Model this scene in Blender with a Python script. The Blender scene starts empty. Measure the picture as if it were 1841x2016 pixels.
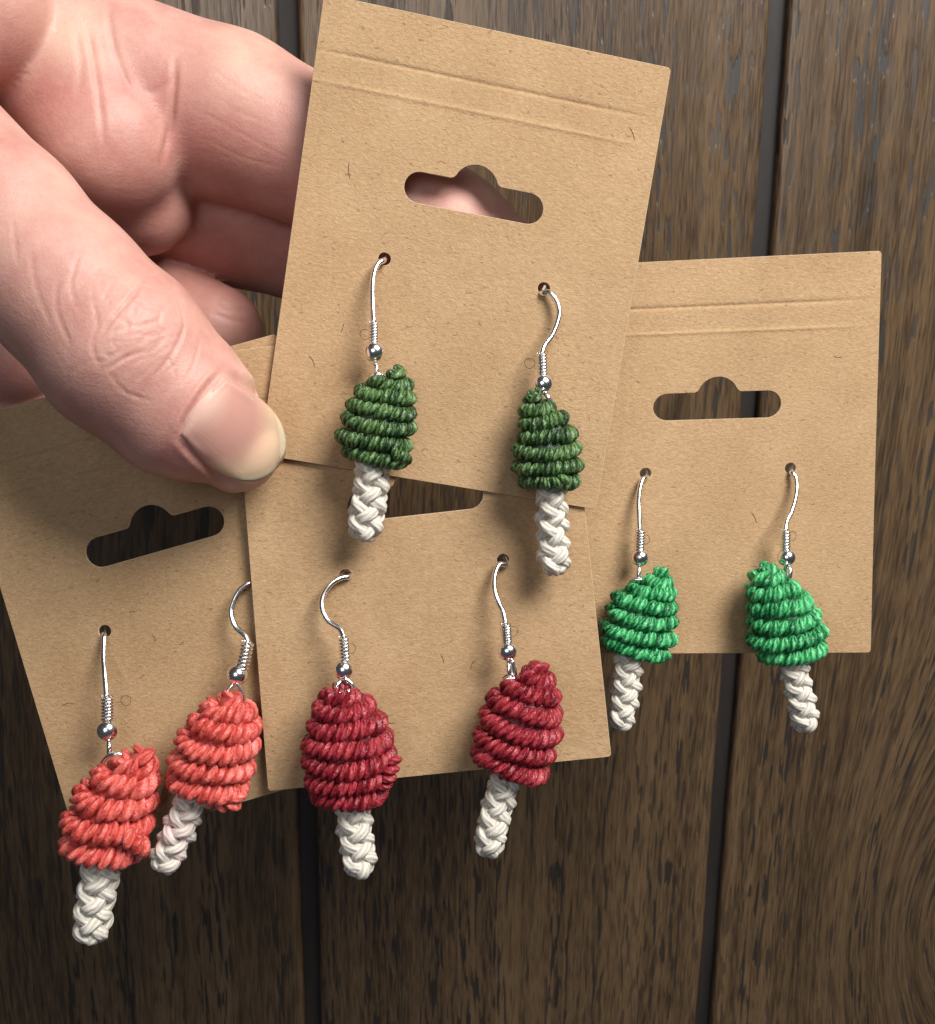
import bpy, bmesh, math, random
import numpy as np
from mathutils import Vector, Matrix
from mathutils.bvhtree import BVHTree
from mathutils.geometry import delaunay_2d_cdt

random.seed(7); rng = np.random.default_rng(7)
S = bpy.context.scene
COL = S.collection

# ------------------------------------------------------------------ camera, world, lamps, exposure
F, CX, CY = 2168.0, 920.5, 1008.0          # focal length and centre in picture units (1841 x 2016)
TILT = math.radians(-14.07)
CAM = Vector((0.0, 0.0583, 0.2328))
RX = Matrix.Rotation(TILT, 3, 'X')
cd = bpy.data.cameras.new('camera'); cam = bpy.data.objects.new('camera', cd); COL.objects.link(cam)
cam.location = CAM; cam.rotation_euler = (TILT, 0, 0)
cd.sensor_fit = 'HORIZONTAL'; cd.sensor_width = 36; cd.lens = 36 * F / 1841
cd.clip_start = 0.005; cd.clip_end = 20
cd.dof.use_dof = True; cd.dof.focus_distance = 0.155; cd.dof.aperture_fstop = cd.lens * 1e-3 / 0.00055
S.camera = cam

w = bpy.data.worlds.new('World'); S.world = w; w.use_nodes = True
w.node_tree.nodes['Background'].inputs[0].default_value = (0.80, 0.86, 1.0, 1)
w.node_tree.nodes['Background'].inputs[1].default_value = 0.055

def area(name, loc, target, size, size_y, power, color):
    l = bpy.data.lights.new(name, 'AREA'); l.shape = 'RECTANGLE'; l.size = size; l.size_y = size_y
    l.energy = power; l.color = color
    o = bpy.data.objects.new(name, l); COL.objects.link(o); o.location = loc
    o.rotation_euler = (Vector(target) - Vector(loc)).to_track_quat('-Z', 'Y').to_euler()
    return o
area('window_light', (0.27, 0.46, 0.35), (-0.02, 0.06, 0.06), 0.32, 0.26, 6.3, (1.0, 0.97, 0.93))
area('far_window_light', (-0.11, 0.22, 0.56), (-0.05, 0.10, 0.0), 0.26, 0.26, 0.56, (0.92, 0.96, 1.0))

S.view_settings.view_transform = 'Standard'; S.view_settings.look = 'None'
S.view_settings.exposure = 0; S.view_settings.gamma = 1
S.view_settings.use_curve_mapping = False
S.render.engine = 'CYCLES'

# ------------------------------------------------------------------ helpers
def world(c):
    """camera-space millimetres (x right, y down, z depth), array (...,3) -> world metres"""
    c = np.asarray(c, float)
    q = np.stack([c[..., 0], -c[..., 1], -c[..., 2]], -1) * 1e-3
    return q @ np.array(RX).T + np.array(CAM)

def pt(u, v, z):
    return np.array([(u - CX) / F * z, (v - CY) / F * z, z], float)

def mesh_obj(name, verts, faces, mat, parent=None, smooth=True, uv=None, attr=None):
    me = bpy.data.meshes.new(name)
    verts = np.asarray(verts, dtype=np.float32)
    if isinstance(faces, np.ndarray):
        n, k = faces.shape
        me.vertices.add(len(verts)); me.vertices.foreach_set('co', verts.ravel())
        me.loops.add(n * k); me.loops.foreach_set('vertex_index', faces.astype(np.int32).ravel())
        me.polygons.add(n)
        me.polygons.foreach_set('loop_start', np.arange(0, n * k, k, dtype=np.int32))
        me.polygons.foreach_set('loop_total', np.full(n, k, dtype=np.int32))
        me.update(calc_edges=True); me.validate()
    else:
        me.from_pydata([tuple(map(float, p)) for p in verts], [], faces); me.update()
    me.polygons.foreach_set('use_smooth', np.full(len(me.polygons), smooth))
    if uv is not None:
        l = me.uv_layers.new(name='UVMap')
        vi = np.empty(len(me.loops), np.int32); me.loops.foreach_get('vertex_index', vi)
        l.data.foreach_set('uv', np.asarray(uv, np.float32)[vi].ravel())
    if attr is not None:
        for an, av in attr.items():
            a = me.attributes.new(an, 'FLOAT', 'POINT'); a.data.foreach_set('value', np.asarray(av, np.float32))
    me.materials.append(mat)
    o = bpy.data.objects.new(name, me); COL.objects.link(o)
    if parent is not None:
        o.parent = parent
        o.matrix_parent_inverse = Matrix.Translation(-parent.location)
    return o

def empty(name, loc):
    o = bpy.data.objects.new(name, None); COL.objects.link(o); o.location = loc
    o.empty_display_size = 0.005
    return o

def spline(p, n):
    """Catmull-Rom through the rows of p (any dimension), n samples"""
    p = np.asarray(p, float); q = np.vstack([2 * p[0] - p[1], p, 2 * p[-1] - p[-2]])
    m = len(p) - 1
    t = np.linspace(0, m, n); i = np.minimum(t.astype(int), m - 1); f = (t - i)[:, None]
    a, b, c, d = q[i], q[i + 1], q[i + 2], q[i + 3]
    return .5 * (2 * b + (c - a) * f + (2 * a - 5 * b + 4 * c - d) * f**2 + (3 * b - a - 3 * c + d) * f**3)

def tube(path, rad, sides=10, closed=False, cap=True, ply=0, lay=0.0):
    """verts, quad faces, uv of a tube along path (n,3)"""
    path = np.asarray(path, float); n = len(path)
    rad = np.broadcast_to(np.asarray(rad, float), (n,)).copy()
    if cap and not closed:
        d0 = path[0] - path[1]; d0 /= np.linalg.norm(d0); d1 = path[-1] - path[-2]; d1 /= np.linalg.norm(d1)
        path = np.vstack([path[0] + d0 * rad[0] * .98, path[0] + d0 * rad[0] * .7, path, path[-1] + d1 * rad[-1] * .7, path[-1] + d1 * rad[-1] * .98])
        rad = np.r_[rad[0] * .12, rad[0] * .72, rad, rad[-1] * .72, rad[-1] * .12]; n = len(path)
    if closed: tg = np.roll(path, -1, 0) - np.roll(path, 1, 0)
    else: tg = np.gradient(path, axis=0)
    tg /= np.linalg.norm(tg, axis=1)[:, None] + 1e-15
    nrm = np.empty_like(tg)
    a = np.array([0.31, 0.52, 0.79]); v = a - tg[0] * (a @ tg[0]); nrm[0] = v / np.linalg.norm(v)
    for i in range(1, n):
        v = nrm[i - 1] - tg[i] * (nrm[i - 1] @ tg[i]); nrm[i] = v / (np.linalg.norm(v) + 1e-15)
    bn = np.cross(tg, nrm)
    th = np.linspace(0, 2 * np.pi, sides, endpoint=False)
    lobe = 1.0
    if ply:
        Ls = np.r_[0, np.cumsum(np.linalg.norm(np.diff(path, axis=0), axis=1))]
        lobe = (1 + .085 * np.cos(ply * th[None] - lay * Ls[:, None]))[:, :, None]
    V = path[:, None] + lobe * rad[:, None, None] * (np.cos(th)[None, :, None] * nrm[:, None] + np.sin(th)[None, :, None] * bn[:, None])
    m = n if closed else n - 1
    i = np.arange(m)[:, None]; j = np.arange(sides)[None]
    j2 = (j + 1) % sides; i2 = (i + 1) % n
    Fq = np.stack([i * sides + j, i * sides + j2, i2 * sides + j2, i2 * sides + j], -1).reshape(-1, 4)
    L = np.r_[0, np.cumsum(np.linalg.norm(np.diff(path, axis=0), axis=1))]
    uv = np.stack(np.broadcast_arrays((th / (2 * np.pi))[None], L[:, None]), -1).reshape(-1, 2)
    return V.reshape(-1, 3), Fq, uv

def join(parts):
    V, Fs, U = [], [], []; o = 0
    for v, f, u in parts:
        V.append(v); Fs.append(f + o); U.append(u); o += len(v)
    return np.vstack(V), np.vstack(Fs), np.vstack(U)

def uvsphere(nu, nv):
    th = np.linspace(0, 2 * np.pi, nu, endpoint=False); ph = np.linspace(0.03, math.pi - 0.03, nv)
    V = np.stack([np.outer(np.sin(ph), np.cos(th)), np.outer(np.sin(ph), np.sin(th)), np.outer(np.cos(ph), np.ones(nu))], -1).reshape(-1, 3)
    i = np.arange(nv - 1)[:, None]; j = np.arange(nu)[None]
    Fq = np.stack([i * nu + j, (i + 1) * nu + j, (i + 1) * nu + (j + 1) % nu, i * nu + (j + 1) % nu], -1).reshape(-1, 4)
    uv = np.stack(np.broadcast_arrays((th / 2 / np.pi)[None], (ph / np.pi)[:, None]), -1).reshape(-1, 2)
    return V, Fq, uv

class NT:
    """small node-tree writer"""
    def __init__(s, name):
        s.m = bpy.data.materials.new(name); s.m.use_nodes = True; s.t = s.m.node_tree
        s.b = s.t.nodes['Principled BSDF']
    def n(s, kind, ins=None, **props):
        nd = s.t.nodes.new(kind)
        for k, v in props.items(): setattr(nd, k, v)
        for k, v in (ins or {}).items(): s.put(nd.inputs[k], v)
        return nd
    def put(s, sock, v):
        if isinstance(v, bpy.types.NodeSocket): s.t.links.new(v, sock)
        elif isinstance(v, bpy.types.Node): s.t.links.new(v.outputs[0], sock)
        else: sock.default_value = v
    def math(s, op, a, b=0.0, c=0.0, clamp=False):
        nd = s.n('ShaderNodeMath', {0: a, 1: b, 2: c}, operation=op, use_clamp=clamp); return nd.outputs[0]
    def mix(s, f, a, b, mode='MIX'):
        nd = s.n('ShaderNodeMix', data_type='RGBA', blend_type=mode)
        s.put(nd.inputs[0], f); s.put(nd.inputs[6], a); s.put(nd.inputs[7], b); return nd.outputs[2]
    def ramp(s, f, stops):
        nd = s.n('ShaderNodeValToRGB', {0: f}); e = nd.color_ramp.elements
        while len(e) < len(stops): e.new(0.5)
        for x, (p, c) in zip(e, stops):
            x.position = p; x.color = (c, c, c, 1) if not isinstance(c, tuple) else (*c, 1)
        return nd.outputs[0]
    def coord(s, which='Object'): return s.n('ShaderNodeTexCoord').outputs[which]
    def mapping(s, v, scale=(1, 1, 1), rot=(0, 0, 0), loc=(0, 0, 0)):
        return s.n('ShaderNodeMapping', {0: v, 1: loc, 2: rot, 3: scale}).outputs[0]
    def noise(s, v, scale, detail=2.0, rough=.5, dist=0.0):
        return s.n('ShaderNodeTexNoise', {'Vector': v, 'Scale': scale, 'Detail': detail, 'Roughness': rough, 'Distortion': dist}).outputs[0]
    def bump(s, h, strength, dist, prev=None):
        nd = s.n('ShaderNodeBump', {'Strength': strength, 'Distance': dist, 'Height': h})
        if prev is not None: s.put(nd.inputs['Normal'], prev)
        return nd.outputs[0]
    def set(s, **kw):
        for k, v in kw.items(): s.put(s.b.inputs[k.replace('_', ' ')], v)
        return s.m

# ------------------------------------------------------------------ materials
def wood_material():
    m = NT('dark_oak')
    co = m.coord('Object'); info = m.n('ShaderNodeObjectInfo')
    sx = m.n('ShaderNodeSeparateXYZ', {0: co})
    x, y = sx.outputs[0], sx.outputs[1]
    rnd = info.outputs['Random']
    # grain lines wander, and swing round a cathedral figure near one end of each board
    wob = m.noise(m.mapping(co, (3, 3, 1)), 1.0, 2.0)
    wob2 = m.noise(m.mapping(co, (30, 9, 1)), 1.0, 2.0)
    dy = m.math('MULTIPLY', m.math('ADD', y, 0.100), 1 / 0.045)
    gy = m.math('POWER', 2.718, m.math('MULTIPLY', m.math('MULTIPLY', dy, dy), -1.0))
    dx = m.math('MULTIPLY', m.math('SUBTRACT', x, 0.008), 1 / 0.021)
    gx = m.math('POWER', 2.718, m.math('MULTIPLY', m.math('MULTIPLY', dx, dx), -1.0))
    fig = m.math('MULTIPLY', m.math('MULTIPLY', m.math('MULTIPLY', gx, gy), 0.034), m.n('ShaderNodeAttribute', attribute_name='figure', attribute_type='OBJECT').outputs['Fac'])
    xw = m.math('ADD', m.math('ADD', x, fig), m.math('ADD', m.math('MULTIPLY', m.math('SUBTRACT', wob, 0.5), 0.016), m.math('MULTIPLY', m.math('SUBTRACT', wob2, .5), .0024)))
    off = m.math('MULTIPLY', rnd, 7.0)
    vec = m.n('ShaderNodeCombineXYZ', {0: xw, 1: y, 2: off}).outputs[0]
    rings = m.noise(m.mapping(vec, (330, 4, 1)), 1.0, 4.0, .7)
    broad = m.noise(m.mapping(vec, (45, 4, 1)), 1.0, 2.0)
    pores = m.noise(m.mapping(vec, (1050, 95, 1)), 1.0, 1.5, .5)
    pores2 = m.noise(m.mapping(vec, (2300, 110, 1), loc=(3, 5, 0)), 1.0, 1.5, .6)
    fibre = m.noise(m.mapping(vec, (3200, 160, 1)), 1.0, 2.0)
    base = m.ramp(m.math('ADD', m.math('MULTIPLY', rings, .6), m.math('MULTIPLY', broad, .4)),
                  [(.32, (.027, .0150, .0072)), (.48, (.074, .0440, .0220)), (.63, (.148, .0910, .0460))])
    ringmask = m.ramp(m.noise(m.mapping(vec, (190, 3, 1), loc=(1, 2, 4)), 1.0, 2.0), [(.36, 0.0), (.60, 1.0)])
    p = m.math('ADD', m.math('MULTIPLY', m.ramp(pores, [(.54, 0.0), (.59, 1.0)]), m.math('ADD', m.math('MULTIPLY', ringmask, .95), .05)),
               m.math('MULTIPLY', m.ramp(pores2, [(.58, 0.0), (.70, 1.0)]), .45), clamp=True)
    blot = m.ramp(m.noise(m.mapping(vec, (120, 22, 1), loc=(9, 1, 0)), 1.0, 2.0), [(.66, 0.0), (.78, 1.0)])
    c = m.mix(m.ramp(fibre, [(.42, 0.0), (.74, .65)]), base, (.195, .125, .066, 1))
    c = m.mix(m.ramp(fibre, [(.28, .6), (.42, 0.0)]), c, (.022, .013, .007, 1))
    c = m.mix(m.math('MULTIPLY', p, .88), c, (.008, .0065, .0055, 1))
    c = m.mix(m.math('MULTIPLY', blot, .5), c, (.012, .010, .009, 1))
    hgt = m.math('SUBTRACT', m.math('MULTIPLY', fibre, .35), p)
    rough = m.math('ADD', .29, m.math('MULTIPLY', p, .3))
    nrm = m.bump(hgt, .4, .0003)
    return m.set(Base_Color=c, Roughness=rough, Normal=nrm, Specular_IOR_Level=.75)

def groove_material():
    m = NT('dark_groove')
    co = m.coord()
    n1 = m.noise(m.mapping(co, (300, 40, 300)), 1.0, 3.0)
    c = m.ramp(n1, [(.3, (.013, .010, .009)), (.7, (.028, .021, .018))])
    return m.set(Base_Color=c, Roughness=.6, Normal=m.bump(n1, .3, .0004))

def kraft_material():
    m = NT('kraft_card')
    co = m.coord(); info = m.n('ShaderNodeObjectInfo')
    off = m.n('ShaderNodeCombineXYZ', {2: m.math('MULTIPLY', info.outputs['Random'], 3.0)}).outputs[0]
    v = m.n('ShaderNodeVectorMath', {0: co, 1: off}, operation='ADD').outputs[0]
    warp = m.n('ShaderNodeTexNoise', {'Vector': v, 'Scale': 900.0, 'Detail': 2.0})
    wv = m.n('ShaderNodeVectorMath', {0: v, 1: m.n('ShaderNodeVectorMath', {0: warp.outputs['Color'], 1: (.0011, .0011, 0)}, operation='MULTIPLY').outputs[0]}, operation='ADD').outputs[0]
    fib = m.noise(m.mapping(wv, (1300, 2600, 1300)), 1.0, 3.0, .65)
    fib2 = m.noise(m.mapping(wv, (2600, 5200, 2000), loc=(4, 1, 2)), 1.0, 2.0, .6)
    cloud = m.noise(v, 90.0, 3.0, .6)
    broad = m.noise(v, 28.0, 2.0)
    c = m.ramp(m.math('ADD', m.math('MULTIPLY', fib, .55), m.math('ADD', m.math('MULTIPLY', cloud, .3), m.math('MULTIPLY', broad, .15))),
               [(.30, (.345, .208, .104)), (.50, (.445, .286, .152)), (.70, (.545, .370, .212))])
    dark = m.ramp(m.noise(m.mapping(wv, (1000, 2300, 900), loc=(7, 3, 1)), 1.0, 1.0), [(.69, 0.0), (.76, 1.0)])
    c = m.mix(m.math('MULTIPLY', dark, .55), c, (.17, .088, .034, 1))
    light = m.ramp(fib2, [(.60, 0.0), (.74, 1.0)])
    c = m.mix(m.math('MULTIPLY', light, .35), c, (.68, .49, .29, 1))
    h = m.math('ADD', m.math('MULTIPLY', fib, .7), m.math('MULTIPLY', fib2, .5))
    return m.set(Base_Color=c, Roughness=.78, Specular_IOR_Level=.25, Normal=m.bump(h, .7, .0002))

def thread_material(name, dark, mid, light, lo=.30, hi=.74, rough=.34, stripes=6.0, sheen=.12):
    m = NT(name)
    uv = m.coord('UV'); co = m.coord()
    su = m.n('ShaderNodeSeparateXYZ', {0: uv})
    tone = m.n('ShaderNodeAttribute', attribute_name='tone').outputs['Fac']
    ph = m.math('ADD', m.math('MULTIPLY', su.outputs[0], 6.2832 * stripes), m.math('ADD', m.math('MULTIPLY', su.outputs[1], 9.0), m.math('MULTIPLY', m.noise(co, 1500.0, 2.0), 5.0)))
    st = m.math('ADD', m.math('MULTIPLY', m.math('SINE', ph), .5), .5)
    nz = m.noise(co, 2600.0, 3.0, .6)
    f = m.math('ADD', m.math('MULTIPLY', st, .32), m.math('ADD', m.math('MULTIPLY', nz, .42), m.math('MULTIPLY', tone, .34)))
    c = m.ramp(f, [(lo, dark), (.50, mid), (hi, light)])  # wide tone spread also paints satin highlights and shaded gaps into the thread
    h = m.math('ADD', st, nz)
    return m.set(Base_Color=c, Roughness=rough, Specular_IOR_Level=.45, Normal=m.bump(h, .8, .00016),
                 Sheen_Weight=sheen, Sheen_Roughness=.4, Sheen_Tint=(*light, 1))

def cotton_material():
    m = NT('white_cotton_cord')
    uv = m.coord('UV'); co = m.coord(); su = m.n('ShaderNodeSeparateXYZ', {0: uv})
    ph = m.math('ADD', m.math('MULTIPLY', su.outputs[0], 6.2832 * 7), m.math('ADD', m.math('MULTIPLY', su.outputs[1], 2400.0), m.math('MULTIPLY', m.noise(co, 1200.0, 2.0), 4.0)))
    st = m.math('ADD', m.math('MULTIPLY', m.math('SINE', ph), .5), .5)
    nz = m.noise(co, 3000.0, 3.0, .6)
    f = m.math('ADD', m.math('MULTIPLY', st, .45), m.math('MULTIPLY', nz, .55))
    tint = m.n('ShaderNodeAttribute', attribute_name='tint').outputs['Fac']
    c = m.ramp(f, [(.2, (.50, .45, .38)), (.6, (.73, .69, .61))])
    c = m.mix(m.math('MULTIPLY', tint, m.ramp(m.noise(co, 420.0, 2.0), [(.42, 0.0), (.72, 1.0)])), c, (.78, .52, .52, 1))
    return m.set(Base_Color=c, Roughness=.7, Specular_IOR_Level=.25, Normal=m.bump(st, .5, .00010, m.bump(nz, .3, .0001)),
                 Subsurface_Weight=.15, Subsurface_Radius=(.001, .0009, .0008), Subsurface_Scale=.6)

def silver_material():
    m = NT('silver_wire'); co = m.coord()
    n1 = m.noise(co, 900.0, 2.0)
    return m.set(Base_Color=(.95, .94, .92, 1), Metallic=1.0, Roughness=m.math('ADD', .17, m.math('MULTIPLY', n1, .08)), Normal=m.bump(n1, .05, .0001))

def skin_material():
    m = NT('skin'); co = m.coord()
    a = m.noise(co, 55.0, 3.0, .55); b = m.noise(co, 210.0, 3.0, .6); d = m.noise(co, 1500.0, 3.0, .6)
    red = m.n('ShaderNodeAttribute', attribute_name='red').outputs['Fac']
    pale = m.n('ShaderNodeAttribute', attribute_name='pale').outputs['Fac']
    f = m.math('ADD', m.math('MULTIPLY', a, .6), m.math('MULTIPLY', b, .4))
    c = m.ramp(f, [(.34, (.475, .215, .180)), (.50, (.565, .300, .248)), (.66, (.640, .385, .310))])
    c = m.mix(red, c, (.46, .125, .105, 1))
    c = m.mix(pale, c, (.73, .58, .40, 1))
    c = m.mix(m.math('MULTIPLY', m.math('SUBTRACT', d, .4), .35), c, (.70, .46, .37, 1))
    vor = m.n('ShaderNodeTexVoronoi', {'Vector': m.mapping(co, (1, 1, 1)), 'Scale': 1500.0}, feature='DISTANCE_TO_EDGE').outputs[0]
    lines = m.noise(m.mapping(co, (260, 900, 300), rot=(0, 0, .75)), 1.0, 3.0, .6)
    vv = m.ramp(vor, [(0.0, 0.0), (.18, 1.0)])
    n0 = m.bump(lines, .15, .0003)
    n1 = m.bump(vv, .15, .0001, n0)
    n2 = m.bump(d, .22, .00015, n1)
    return m.set(Base_Color=c, Roughness=m.math('ADD', .40, m.math('MULTIPLY', d, .18)), Specular_IOR_Level=.38, Normal=n2,
                 Subsurface_Weight=.35, Subsurface_Radius=(.0030, .0010, .0006), Subsurface_Scale=1.0)

def nail_material():
    m = NT('thumb_nail'); uv = m.coord('UV'); su = m.n('ShaderNodeSeparateXYZ', {0: uv}); co = m.coord()
    s = su.outputs[0]; wv = su.outputs[1]
    d2 = m.math('MULTIPLY', m.math('SUBTRACT', wv, .5), m.math('SUBTRACT', wv, .5))
    n1 = m.noise(co, 300.0, 2.0)
    lun = m.ramp(m.math('ADD', s, m.math('ADD', m.math('MULTIPLY', d2, 1.0), m.math('MULTIPLY', m.math('SUBTRACT', n1, .5), .06))), [(.16, 1.0), (.34, 0.0)])
    tip = m.ramp(m.math('SUBTRACT', s, m.math('MULTIPLY', d2, -.55)), [(.58, 0.0), (.86, 1.0)])
    edge = m.ramp(m.math('ADD', s, m.math('MULTIPLY', d2, .45)), [(.930, 0.0), (.955, 1.0)])
    c = m.mix(lun, (.60, .315, .258, 1), (.66, .41, .335, 1))
    c = m.mix(tip, c, (.68, .48, .32, 1))
    c = m.mix(edge, c, (.72, .60, .42, 1))
    rid = m.noise(m.mapping(uv, (1.2, 34, 1)), 1.0, 2.0)
    return m.set(Base_Color=c, Roughness=.5, Specular_IOR_Level=.35, Normal=m.bump(rid, .10, .0003),
                 Subsurface_Weight=.25, Subsurface_Radius=(.002, .0012, .0008), Subsurface_Scale=.6)

M_WOOD, M_GROOVE, M_KRAFT = wood_material(), groove_material(), kraft_material()
M_SILVER, M_COTTON, M_SKIN, M_NAIL = silver_material(), cotton_material(), skin_material(), nail_material()
mk = NT('cut_edge'); M_CUT = mk.set(Base_Color=mk.ramp(mk.noise(mk.coord(), 1800.0, 2.0), [(.3, (.50, .35, .21)), (.7, (.68, .52, .36))]), Roughness=.85)
mk = NT('score_mark'); M_MARK = mk.set(Base_Color=(.13, .075, .035, 1), Roughness=.9)
mk = NT('stamp_mark'); M_STAMP = mk.set(Base_Color=(.10, .10, .10, 1), Roughness=.5, Metallic=.4)
THREAD = {
    'forest': thread_material('forest_green_thread', (.008, .025, .007), (.031, .084, .023), (.135, .24, .080)),
    'emerald': thread_material('emerald_green_thread', (.003, .065, .016), (.012, .240, .070), (.12, .56, .22)),
    'coral': thread_material('coral_thread', (.40, .036, .030), (.66, .098, .080), (.80, .20, .165), .18, .86, stripes=5.0),
    'crimson': thread_material('crimson_thread', (.10, .005, .010), (.28, .018, .030), (.44, .050, .062), .22, .84, stripes=5.0),
}

# ------------------------------------------------------------------ tabletop of planks
def tabletop():
    ang = -0.0133
    bm = bmesh.new()
    bmesh.ops.create_cube(bm, size=1, matrix=Matrix.Translation((0, 0, -0.014)) @ Matrix.Diagonal((1.2, 1.2, 0.024, 1)))
    me = bpy.data.meshes.new('tabletop'); bm.to_mesh(me); bm.free(); me.materials.append(M_GROOVE)
    base = bpy.data.objects.new('tabletop', me); COL.objects.link(base); base['kind'] = 'structure'
    base['label'] = 'dark oak plank tabletop with black grooves'
    edges = [-0.4255, -0.3290, -0.2315, -0.1345, -0.0368, 0.0600, 0.1570, 0.2540, 0.3510]
    for i in range(len(edges) - 1):
        g0 = .0045 / 2 if i != 4 + 1 else .0036 / 2
        x0, x1 = edges[i] + g0, edges[i + 1] - .0040 / 2
        wdt = x1 - x0; ny = 90; L = 1.1
        prof = [(0, -.004), (0, -.0009), (.0005, -.0002), (.0013, 0)]
        prof = prof + [(wdt * t, 0) for t in (.25, .5, .75)] + [(wdt - a, b) for a, b in prof[::-1]]
        V = []
        ys = np.linspace(-L / 2, L / 2, ny)
        jl = np.convolve(rng.normal(0, 1, ny + 6), np.ones(3) / 3, 'valid')[:ny] * .00022
        jr = np.convolve(rng.normal(0, 1, ny + 6), np.ones(3) / 3, 'valid')[:ny] * .00022
        for k, yy in enumerate(ys):
            for a, (px_, pz) in enumerate(prof):
                e = jl[k] if a < 4 else (jr[k] if a >= len(prof) - 4 else 0)
                V.append((px_ - wdt / 2 + e, yy, pz))
        n = len(prof); ii = np.arange(ny - 1)[:, None]; jj = np.arange(n - 1)[None]
        Fq = np.stack([ii * n + jj, ii * n + jj + 1, (ii + 1) * n + jj + 1, (ii + 1) * n + jj], -1).reshape(-1, 4)
        o = mesh_obj('plank', V, Fq, M_WOOD)
        o.location = ((x0 + x1) / 2, 0, 0); o.rotation_euler = (0, 0, ang)
        o.location = Matrix.Rotation(ang, 3, 'Z') @ o.location
        o.parent = base; o['figure'] = 1.0 if i == 5 else 0.0
tabletop()

# ------------------------------------------------------------------ cards
CW, CH, CT = 50.0, 65.0, 0.42
INV = {'A': (0.0065880, -0.00018103e-3, -0.00018660e-3), 'B': (0.0064857, -0.00038994e-3, -0.00021424e-3),
       'C': (0.0065155, -0.00018622e-3, -0.00013474e-3), 'D': (0.0064678 * .9975, -0.00001552e-3, -0.00021516e-3)}
QUAD = {'A': [(638, -13), (1322, 133), (1174, 1003), (512, 895)], 'B': [(1110, 523), (1736, 493.6), (1715, 1285), (1093, 1288)],
        'C': [(458, 690), (1110, 612), (1204, 1490), (528, 1558)], 'D': [(-98, 832), (543, 657), (800, 1483), (155, 1676)]}
HOLES = {'A': [(757, 509), (1071, 568)], 'B': [(1271, 932), (1558, 922)], 'C': [(680, 1133), (991, 1103)], 'D': [(206, 1243), (507, 1152)]}
MARKS = {'A': [(719, 658), (1043, 715)], 'B': [(1270, 1062), (1560, 1055)], 'C': [(690, 1277), (1010, 1243)], 'D': [(248, 1379)]}

class Card:
    def __init__(s, k):
        s.k = k; a, b, c = INV[k]; s.a, s.b, s.c = a, b, c
        s.q = np.array([pt(u, v, s.z(u, v)) for u, v in QUAD[k]])
        n = np.cross(s.q[1] - s.q[0], s.q[3] - s.q[0]); n /= np.linalg.norm(n)
        s.n = n if n[2] < 0 else -n          # towards the camera
    def z(s, u, v): return 1 / (s.a + s.b * u + s.c * v)
    def at(s, u, v, h=0.0):
        """point h mm above the card's face on the sight line of (u, v)"""
        ray = pt(u, v, 1.0); return ray * (((s.q[0] + s.n * h) @ s.n) / (ray @ s.n))
    def local(s, u, v):
        p = s.at(u, v); x, y = .5, .5
        for _ in range(30):
            B = s.bil(x, y); J = np.stack([(s.bil(x + 1e-4, y) - B) / 1e-4, (s.bil(x, y + 1e-4) - B) / 1e-4], 1)
            d = np.linalg.lstsq(J, p - B, rcond=None)[0]; x += d[0]; y += d[1]
        return x * CW, y * CH
    def bil(s, x, y):
        x = np.asarray(x)[..., None]; y = np.asarray(y)[..., None]
        return s.q[0] * (1 - x) * (1 - y) + s.q[1] * x * (1 - y) + s.q[2] * x * y + s.q[3] * (1 - x) * y

def slot_outline(cx, by, L=20.2):
    """euro hang hole: stadium with a round hump, outline in card millimetres (y down)"""
    Hh = 4.4; r = Hh / 2; cy = by - r; P = []
    for t in np.linspace(math.pi / 2, 3 * math.pi / 2, 14): P.append((cx - L / 2 + r + r * math.cos(t), cy + r * math.sin(t)))
    hr, hy = 3.25, cy - r + .75
    a0 = math.asin(.75 / hr)
    P.append((cx - hr * math.cos(a0) - .5, cy - r)); P.append((cx - hr * math.cos(a0) - .1, cy - r - .18))
    for t in np.linspace(math.pi + a0 + .15, 2 * math.pi - a0 - .15, 15): P.append((cx + hr * math.cos(t), hy + hr * math.sin(t)))
    P.append((cx + hr * math.cos(a0) + .1, cy - r - .18)); P.append((cx + hr * math.cos(a0) + .5, cy - r))
    for t in np.linspace(-math.pi / 2, math.pi / 2, 14): P.append((cx + L / 2 - r + r * math.cos(t), cy + r * math.sin(t)))
    return P

def inside(poly, p):
    x, y = p; c = False; n = len(poly)
    for i in range(n):
        x1, y1 = poly[i]; x2, y2 = poly[i - 1]
        if (y1 > y) != (y2 > y) and x < (x2 - x1) * (y - y1) / (y2 - y1) + x1: c = not c
    return c

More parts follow.
